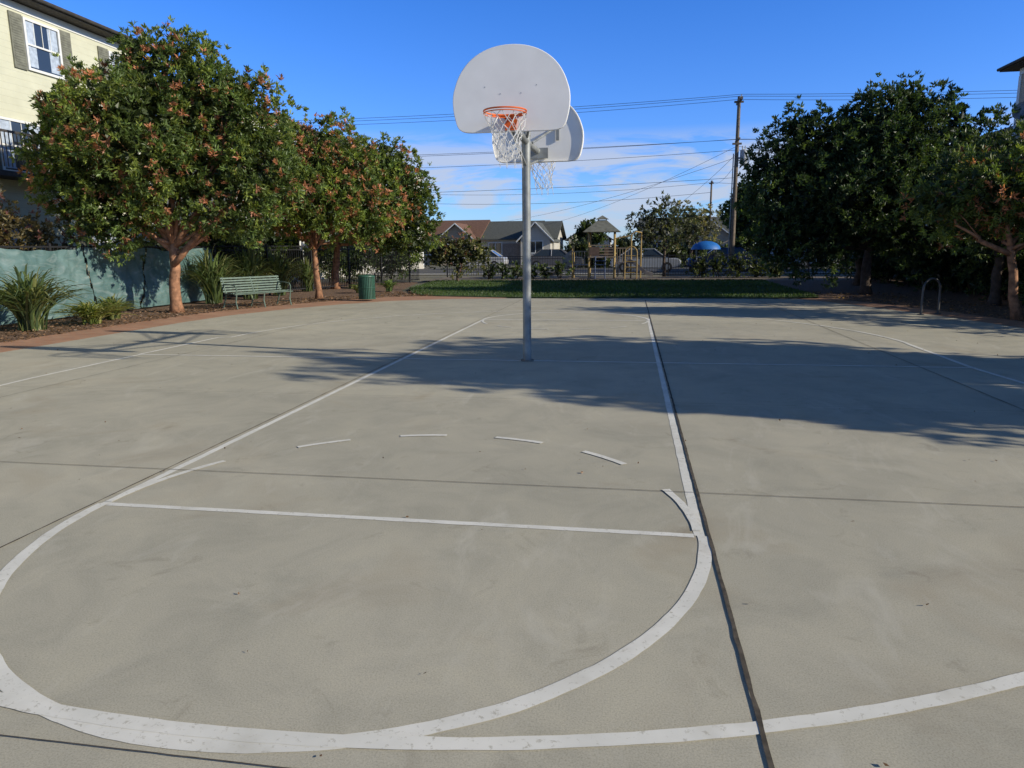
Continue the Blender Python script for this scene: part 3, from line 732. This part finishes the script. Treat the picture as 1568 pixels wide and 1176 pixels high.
house('bungalow_house', -5.4, -1.0, 76, 86, 2.6, 4.0, 'y', PALE, SHGR, None, [(-3.2,1.6,1.5,1.1,76)])
house('bungalow_house', 2.5, 12.5, 72, 82, 2.7, 4.6, 'x', TAN, SHGR, (7,11,4.2), [(4,1.6,1.5,1.1,72)], [(5.6,.95,2.05,72)])
house('bungalow_house', 16, 27, 66, 78, 2.8, 4.9, 'x', PALE, SHBR, None, [(18,1.6,1.5,1.1,66),(22,1.6,1.5,1.1,66)])
house('bungalow_house', -36, -24, 68, 80, 2.8, 4.8, 'x', PALE, SHGR)
house('bungalow_house', -24, -12, 100, 112, 2.9, 5.6, 'x', PALE, SHGR)
house('neighbour_house', 17.5, 27, 34, 46, 5.6, 7.9, 'y', TAN, SHBR)
mb = MB(); c0 = Vector((15.1,25.6,6.2))
dn = Vector((-.8,-.55,.25)).normalized(); du = dn.orthogonal().normalized(); dv = dn.cross(du); rr = []
for k in range(5):
    for j in range(20):
        a = 2*math.pi*j/20; r = .32*k/4+.001; rr.append(c0+(du*math.cos(a)+dv*math.sin(a))*r+dn*(r*r*.9))
mb.add(rr, [(k*20+j, k*20+(j+1) % 20, (k+1)*20+(j+1) % 20, (k+1)*20+j) for k in range(4) for j in range(20)])
mb.tube([c0, c0-dn*.2, (15.55,25.9,5.9)], .02, 6); mb.tube([c0-dv*.3, c0+dn*.35], .01, 5)
mb.obj('satellite_dish', simple('dish_grey', (.2,.2,.2), .5), None, True)

# ------------------------------------------------------------------ utility poles and wires
WOOD = simple('pole_wood', (.17,.135,.10), .9, var=.3, scale=8)
def upole(x, y, h, tr=True):
    P = empty('utility_pole', (x, y, 0))
    mb = MB(); mb.tube([(x, y, -.1), (x, y, h)], [.14, .09], 14); mb.obj('pole', WOOD, P, True)
    mb = MB()
    mb.obox((x, y-.12, h-.25), (.06,0,0), (0,.9,0), (0,0,.06)); mb.obox((x, y-.1, h-2.3), (.05,0,0), (0,.7,0), (0,0,.05))
    mb.obox((x-.03, y-.17, h-.3), (.25,0,0), (0,.04,0), (0,0,.05)); mb.obox((x-.03, y-.17, h-2.5), (.25,0,0), (0,.04,0), (0,0,.05))
    mb.obj('crossarms', WOOD, P)
    mb = MB()
    for q in (-.8, -.3, .6): mb.tube([(x, y+q, h-.2), (x, y+q, h-.05)], [.035,.025], 8)
    mb.obj('insulators', simple('porcelain', (.3,.3,.3), .4), P)
    if tr:
        mb = MB(); mb.tube([(x+.38, y, h-3.6), (x+.38, y, h-3.55), (x+.38, y, h-2.85), (x+.38, y, h-2.78)], [.17,.2,.2,.1], 16)
        mb.tube([(x+.3,y,h-2.8),(x+.3,y,h-2.6)], .03, 6); mb.tube([(x+.45,y,h-2.8),(x+.45,y,h-2.6)], .03, 6); mb.box((x+.08,y-.05,h-3.3),(x+.2,y+.05,h-3.2))
        mb.obj('transformer', simple('transformer_grey', (.42,.44,.45), .5), P, True)
        mb = MB(); mb.tube([(x-.2,y,0),(x-.17,y,h-3)], .03, 6); mb.obj('conduit', GALV, P)
PX, PY, PH = 7.1, 39.1, 9.65
upole(PX, PY, PH); upole(-38, 39.1, 9.8, False); upole(50, 39.1, 9.8, False); upole(9.6, 76, 8.4, False)
def wire(mb, a, b, sag, r=.011):
    a = Vector(a); b = Vector(b); k = 24
    mb.tube([a.lerp(b, i/k)-Vector((0, 0, 4*sag*(i/k)*(1-i/k))) for i in range(k+1)], r, 5, cap=False)
mb = MB()
for q, z, sag in ((-.8,-.03,.5),(-.3,-.03,.55),(.6,-.03,.6),(0,-2.25,.35),(-.5,-2.3,.45),(.1,-2.8,.55),(0,-4.3,.5)):
    for xe in (-38, 50):
        wire(mb, (PX, PY+q, PH+z), (xe, PY+q, 9.8+z), sag)
for z0, tgt in ((-2.6,(-8,74,4.0)),(-3.2,(-13,71,4.2)),(-3.0,(3.5,73,4.5)),(-3.5,(9.6,76,8.2)),(-2.6,(17.5,40,7.0))):
    wire(mb, (PX, PY, PH+z0), tgt, .5, .010)
wire(mb, (9.6,76,7.2), (-30,76,7.2), .8, .018); wire(mb, (9.6,76,8.2), (-30,76,8.2), .8, .016); wire(mb, (9.6,76,8.2), (50,76,8.2), .8, .016)
mb.obj('power_lines', simple('wire_black', (.03,.03,.03), .6))

# ------------------------------------------------------------------ playground
YEL = simple('play_yellow', (.36,.25,.09), .5, var=.1); TANP = simple('play_tan', (.27,.21,.14), .5); BLU = simple('play_blue', (.03,.06,.14), .5); RED = simple('play_brown', (.14,.09,.06), .5)
pg = empty('play_structure', (.1, 34.2, 0)); px, py = -.1, 34.2
mb = MB()
for dx in (-.65, .65):
    for dy in (-.65, .65): mb.tube([(px+dx, py+dy, 0), (px+dx, py+dy, 2.4)], .05, 10)
for dx, dy, h in ((1.5,-.6,2.2),(1.5,.6,2.2),(-1.5,-.5,1.7),(-1.5,.5,1.7),(2.0,0,2.0)): mb.tube([(px+dx, py+dy, 0), (px+dx, py+dy, h)], .04, 10)
x_, r_, h_ = 1.5, .30, 1.6
mb.tube([(px+x_-r_,py-1.2,0)]+[(px+x_-r_*math.cos(t),py-1.2,h_-r_+r_*math.sin(t)) for t in np.linspace(0,math.pi,9)]+[(px+x_+r_,py-1.2,0)], .03, 8)
for z in np.arange(.3,h_-.3,.28): mb.tube([(px+x_-r_,py-1.2,z),(px+x_+r_,py-1.2,z)], .02, 6)
mb.tube([(px+1.5,py-.6,2.2),(px+1.7,py-.6,2.35),(px+2.0,py-.3,2.3),(px+2.0,py,2.0)], .035, 8); mb.tube([(px+.65,py-.65,2.0),(px+1.5,py-.6,2.15)], .03, 8)
mb.obj('posts', YEL, pg, True)
mb = MB()
mb.add([(px-.95,py-.95,2.35),(px+.95,py-.95,2.35),(px+.95,py+.95,2.35),(px-.95,py+.95,2.35),(px-.22,py-.22,2.95),(px+.22,py-.22,2.95),(px+.22,py+.22,2.95),(px-.22,py+.22,2.95)],
       [(0,3,2,1),(0,1,5,4),(1,2,6,5),(2,3,7,6),(3,0,4,7),(4,5,6,7)])
mb.add([(px-.32,py-.32,3.0),(px+.32,py-.32,3.0),(px+.32,py+.32,3.0),(px-.32,py+.32,3.0),(px,py,3.2)], [(0,3,2,1),(0,1,4),(1,2,4),(2,3,4),(3,0,4)])
for dx in (-.2,.2):
    for dy in (-.2,.2): mb.box((px+dx-.02,py+dy-.02,2.94),(px+dx+.02,py+dy+.02,3.0))
mb.obj('roof', simple('play_roof_grey', (.17,.17,.14), .6), pg)
mb = MB(); mb.box((px-.7,py-.7,1.05),(px+.7,py+.7,1.12)); mb.box((px+.72,py-.6,.75),(px+1.5,py+.6,.81)); mb.box((px-1.5,py-.5,.65),(px-.72,py+.5,.71))
for z in (1.2,1.35,1.5,1.65): mb.box((px-.66,py-.69,z),(px+.66,py-.66,z+.05))
for x_ in np.arange(-1.45,-.75,.14): mb.box((px+x_,py-.53,.72),(px+x_+.04,py-.5,1.35))
mb.box((px-1.5,py-.54,1.35),(px-.72,py-.49,1.4))
for x_ in np.arange(.78,1.45,.14): mb.box((px+x_,py-.63,.82),(px+x_+.04,py-.6,1.5))
mb.box((px+.72,py-.64,1.5),(px+1.5,py-.59,1.55))
mb.obj('decks', TANP, pg)
mb = MB()
for x0_, z0, x1_, z1, y_ in ((px-1.5,.72,px-2.7,.1,py-.1),(px+1.3,.8,px+2.6,.1,py-.9)):
    k = 10; L_ = []
    for i in range(k+1):
        t = i/k; x = x0_+(x1_-x0_)*t; z = z0+(z1-z0)*(t-.12*math.sin(2*math.pi*t))
        L_ += [(x,y_-.25,z+.2),(x,y_-.22,z),(x,y_+.22,z),(x,y_+.25,z+.2)]
    mb.add(L_, [(i*4+j, i*4+4+j, i*4+5+j, i*4+1+j) for i in range(k) for j in range(3)])
mb.add([(px-1.5,py-.4,1.5),(px-1.5,py+.35,1.5),(px-2.0,py+.3,1.15),(px-2.0,py-.35,1.15),(px-1.55,py-.4,.7),(px-2.05,py-.35,.5)], [(0,1,2,3),(0,3,5,4)])
mb.obj('slides', simple('slide_plastic', (.30,.27,.24), .4), pg, True)
mb = MB()
for i in range(6): mb.tube([(px+.66+.14*i, py-.75, .15+.16*i), (px+.66+.14*i, py-1.1, .15+.16*i)], .02, 6)
mb.tube([(px-.3,py-.72,1.1),(px-.3,py-1.0,.6),(px-.3,py-1.1,0)], .03, 6); mb.tube([(px+.2,py-.72,1.1),(px+.2,py-1.0,.6),(px+.2,py-1.1,0)], .03, 6)
for z in (.2,.45,.7,.9): mb.tube([(px-.3,py-1.08+.2*z*z,z),(px+.2,py-1.08+.2*z*z,z)], .018, 6)
mb.obj('ladder', BLU, pg, True)
mb = MB(); mb.box((px-.62,py-.72,1.15),(px-.1,py-.70,1.6)); mb.box((px+.1,py+.67,1.15),(px+.6,py+.69,1.6)); mb.obj('panels', RED, pg)
cn = empty('blue_canopy', (5.8, 40.8, 0)); mb = MB(); cx, cy = 5.8, 40.8; rr = []
for k in range(5):
    t = k/4; r = .75*math.sin(t*math.pi/2)+.01; z = 1.4+.5*math.cos(t*math.pi/2)
    for j in range(20): rr.append((cx+r*math.cos(j*math.pi/10)*(1.15), cy+r*math.sin(j*math.pi/10), z))
mb.add(rr, [(k*20+j, k*20+(j+1) % 20, (k+1)*20+(j+1) % 20, (k+1)*20+j) for k in range(4) for j in range(20)]); mb.obj('cover', simple('canopy_blue', (.02,.15,.48), .5, var=.1), cn, True)
mb = MB()
for sx in (-.55,.55):
    for sy in (-.45,.45): mb.tube([(cx+sx,cy+sy,0),(cx+sx,cy+sy,1.5)], .025, 6)
mb.obj('legs', GALV, cn)

# ------------------------------------------------------------------ cars
TYRE = simple('tyre', (.02,.02,.02), .8); HUB = simple('hubcap', (.4,.4,.4), .3, .8)
def car(name, x, y, col, L=4.4, W=1.75, flip=1, suv=False):
    P = empty(name, (x, y, 0)); pm = simple('paint_'+name+str(round(x)), col, .25, .2, var=.03, spec=.6)
    hh = 1.75 if suv else 1.45
    body = [(-2.2,.35),(-2.22,.7),(-2.05,.85),(-1.2,.93),(1.6,.95),(2.12,.88),(2.2,.6),(2.18,.35),(1.75,.25),(-1.75,.25)]
    cab = [(-1.25,.92),(-.55,hh),(1.0,hh),(1.75 if not suv else 2.0,.94)]
    def ext(pr, w0, w1, zs):
        n = len(pr); vs = []
        for s in (-1, 1):
            for (a, z) in pr:
                w = w1 if z > zs else w0; vs.append((x+flip*a*L/4.4, y+s*w/2, z))
        return vs, [tuple(range(n))[::-1], tuple(range(n, 2*n))]+[(i, (i+1) % n, (i+1) % n+n, i+n) for i in range(n)]
    mb = MB(); mb.add(*ext(body, W, W, 9)); mb.obj('body', pm, P, bevel=.06)
    mb = MB(); mb.add(*ext(cab, W-.1, W-.42, 1.2)); mb.obj('cabin_glass', GLASS, P, bevel=.03)
    mb = MB(); mb.obox((x+flip*.22*L/4.4, y, hh+.01), (.8,0,0), (0,W/2-.2,0), (0,0,.025))
    for s in (-1, 1):
        for a0, a1 in (((-1.25,.92),(-.55,hh)),((1.0,hh),(1.75 if not suv else 2.0,.94)),((.2,.94),(.2,hh))):
            mb.tube([(x+flip*a0[0]*L/4.4, y+s*((W-.1 if a0[1]<1.2 else W-.42)/2+.01), a0[1]), (x+flip*a1[0]*L/4.4, y+s*((W-.1 if a1[1]<1.2 else W-.42)/2+.01), a1[1])], .04, 6)
    mb.obj('roof_and_pillars', pm, P)
    for i, (a, s) in enumerate(((-1.35,-1),(1.35,-1),(-1.35,1),(1.35,1))):
        mb = MB(); cx, cy = x+a*L/4.4, y+s*(W/2-.1)
        mb.tube([(cx, cy-.11, .32), (cx, cy+.11, .32)], .32, 20); mb.tube([(cx, cy-.125, .32), (cx, cy+.125, .32)], .18, 12, 1); mb.obj('wheel_%d' % i, [TYRE, HUB], P, True)
    mb = MB()
    for s in (-1, 1): mb.obox((x-flip*2.17*L/4.4, y+s*.6, .68), (.04,0,0), (0,.16,0), (0,0,.07))
    mb.obj('headlights', HUB, P)
car('parked_car', 7.2, 44.2, (.02,.07,.22)); car('parked_car', 2.3, 43.5, (.35,.37,.4), flip=-1); car('parked_car', -10.5, 52.5, (.5,.5,.5)); car('parked_van', 12.5, 52.2, (.05,.1,.2), suv=True); car('parked_car', -4.5, 52.6, (.12,.12,.13), flip=-1)
sg = empty('notice_sign', (-11.3, 23, 0)); mb = MB(); mb.box((-11.35,22.7,1.55),(-11.33,23.4,1.95)); mb.obj('panel', TRIM, sg); mb = MB(); mb.tube([(-11.38,23.05,0),(-11.38,23.05,1.9)], .025, 6); mb.obj('post', GALV, sg)

# ------------------------------------------------------------------ light, sky, camera
SE = 22.5; az = Vector((.978, -.207, 0)).normalized()
sd = az*math.cos(math.radians(SE))+Vector((0, 0, math.sin(math.radians(SE))))
sl = bpy.data.lights.new('sun', 'SUN'); sl.energy = 5.0; sl.angle = math.radians(.53); sl.color = (1, .92, .76)
so = bpy.data.objects.new('sun', sl); so.rotation_euler = (-sd).to_track_quat('-Z', 'Y').to_euler(); so.location = (20, -5, 20); COL.objects.link(so)
w = bpy.data.worlds.new("World"); scene.world = w; w.use_nodes = True; nt = w.node_tree; nt.nodes.clear()
out = nt.nodes.new('ShaderNodeOutputWorld'); bg = nt.nodes.new('ShaderNodeBackground'); sky = nt.nodes.new('ShaderNodeTexSky')
sky.sky_type = 'NISHITA'; sky.sun_disc = False; sky.sun_elevation = math.radians(SE); sky.sun_rotation = math.atan2(az.x, az.y)
sky.air_density = 1.0; sky.dust_density = .4; sky.ozone_density = 2.5
tc = nt.nodes.new('ShaderNodeTexCoord'); sp = nt.nodes.new('ShaderNodeSeparateXYZ'); nt.links.new(tc.outputs['Generated'], sp.inputs[0])
# bluer than the default near the horizon; unseen zenith dimmed to cut ambient fill
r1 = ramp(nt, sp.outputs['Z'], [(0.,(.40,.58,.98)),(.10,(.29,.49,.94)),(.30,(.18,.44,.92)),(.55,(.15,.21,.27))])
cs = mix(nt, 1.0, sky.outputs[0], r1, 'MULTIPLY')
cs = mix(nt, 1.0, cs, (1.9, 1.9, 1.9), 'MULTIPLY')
mp = nt.nodes.new('ShaderNodeMapping'); mp.inputs['Scale'].default_value = (2.4, 2.4, 12); mp.inputs['Location'].default_value = (3.1, 1.2, .4); nt.links.new(tc.outputs['Generated'], mp.inputs['Vector'])
nf = noise_node(nt, mp.outputs[0], 2.4, 6, .6, .6); cl = ramp(nt, nf, [(.42,0.),(.53,1.)])
mask = ramp(nt, sp.outputs['Z'], [(0.,.7),(.05,1.),(.12,1.),(.155,0.)])
mm = nt.nodes.new('ShaderNodeMath'); mm.operation = 'MULTIPLY'; nt.links.new(cl, mm.inputs[0]); nt.links.new(mask, mm.inputs[1])
m3 = nt.nodes.new('ShaderNodeMath'); m3.operation = 'MULTIPLY'; m3.inputs[1].default_value = .8; nt.links.new(mm.outputs[0], m3.inputs[0])
cc = mix(nt, m3.outputs[0], cs, (4.6, 5.1, 6.2))
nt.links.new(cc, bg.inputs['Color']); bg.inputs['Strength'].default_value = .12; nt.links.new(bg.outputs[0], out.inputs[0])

cam = bpy.data.cameras.new('camera'); co = bpy.data.objects.new('camera', cam); COL.objects.link(co); scene.camera = co
pi, ya, ro = .188, .1653, -.0098
fw0 = Vector((-math.sin(ya), math.cos(ya), 0)); rt0 = Vector((math.cos(ya), math.sin(ya), 0)); u0 = Vector((0, 0, 1))
fw = fw0*math.cos(pi)-u0*math.sin(pi); upv = u0*math.cos(pi)+fw0*math.sin(pi)
rt = rt0*math.cos(ro)+upv*math.sin(ro); up2 = upv*math.cos(ro)-rt0*math.sin(ro)
M = Matrix((( rt.x, up2.x, -fw.x, 1.4014), (rt.y, up2.y, -fw.y, -3.7407), (rt.z, up2.z, -fw.z, 1.5393), (0,0,0,1)))
co.matrix_world = M
cam.sensor_fit = 'HORIZONTAL'; cam.sensor_width = 36; cam.lens = 1087.17/1568*36; cam.clip_start = .05; cam.clip_end = 2000
scene.view_settings.view_transform = 'Standard'; scene.view_settings.look = 'None'; scene.view_settings.exposure = 0
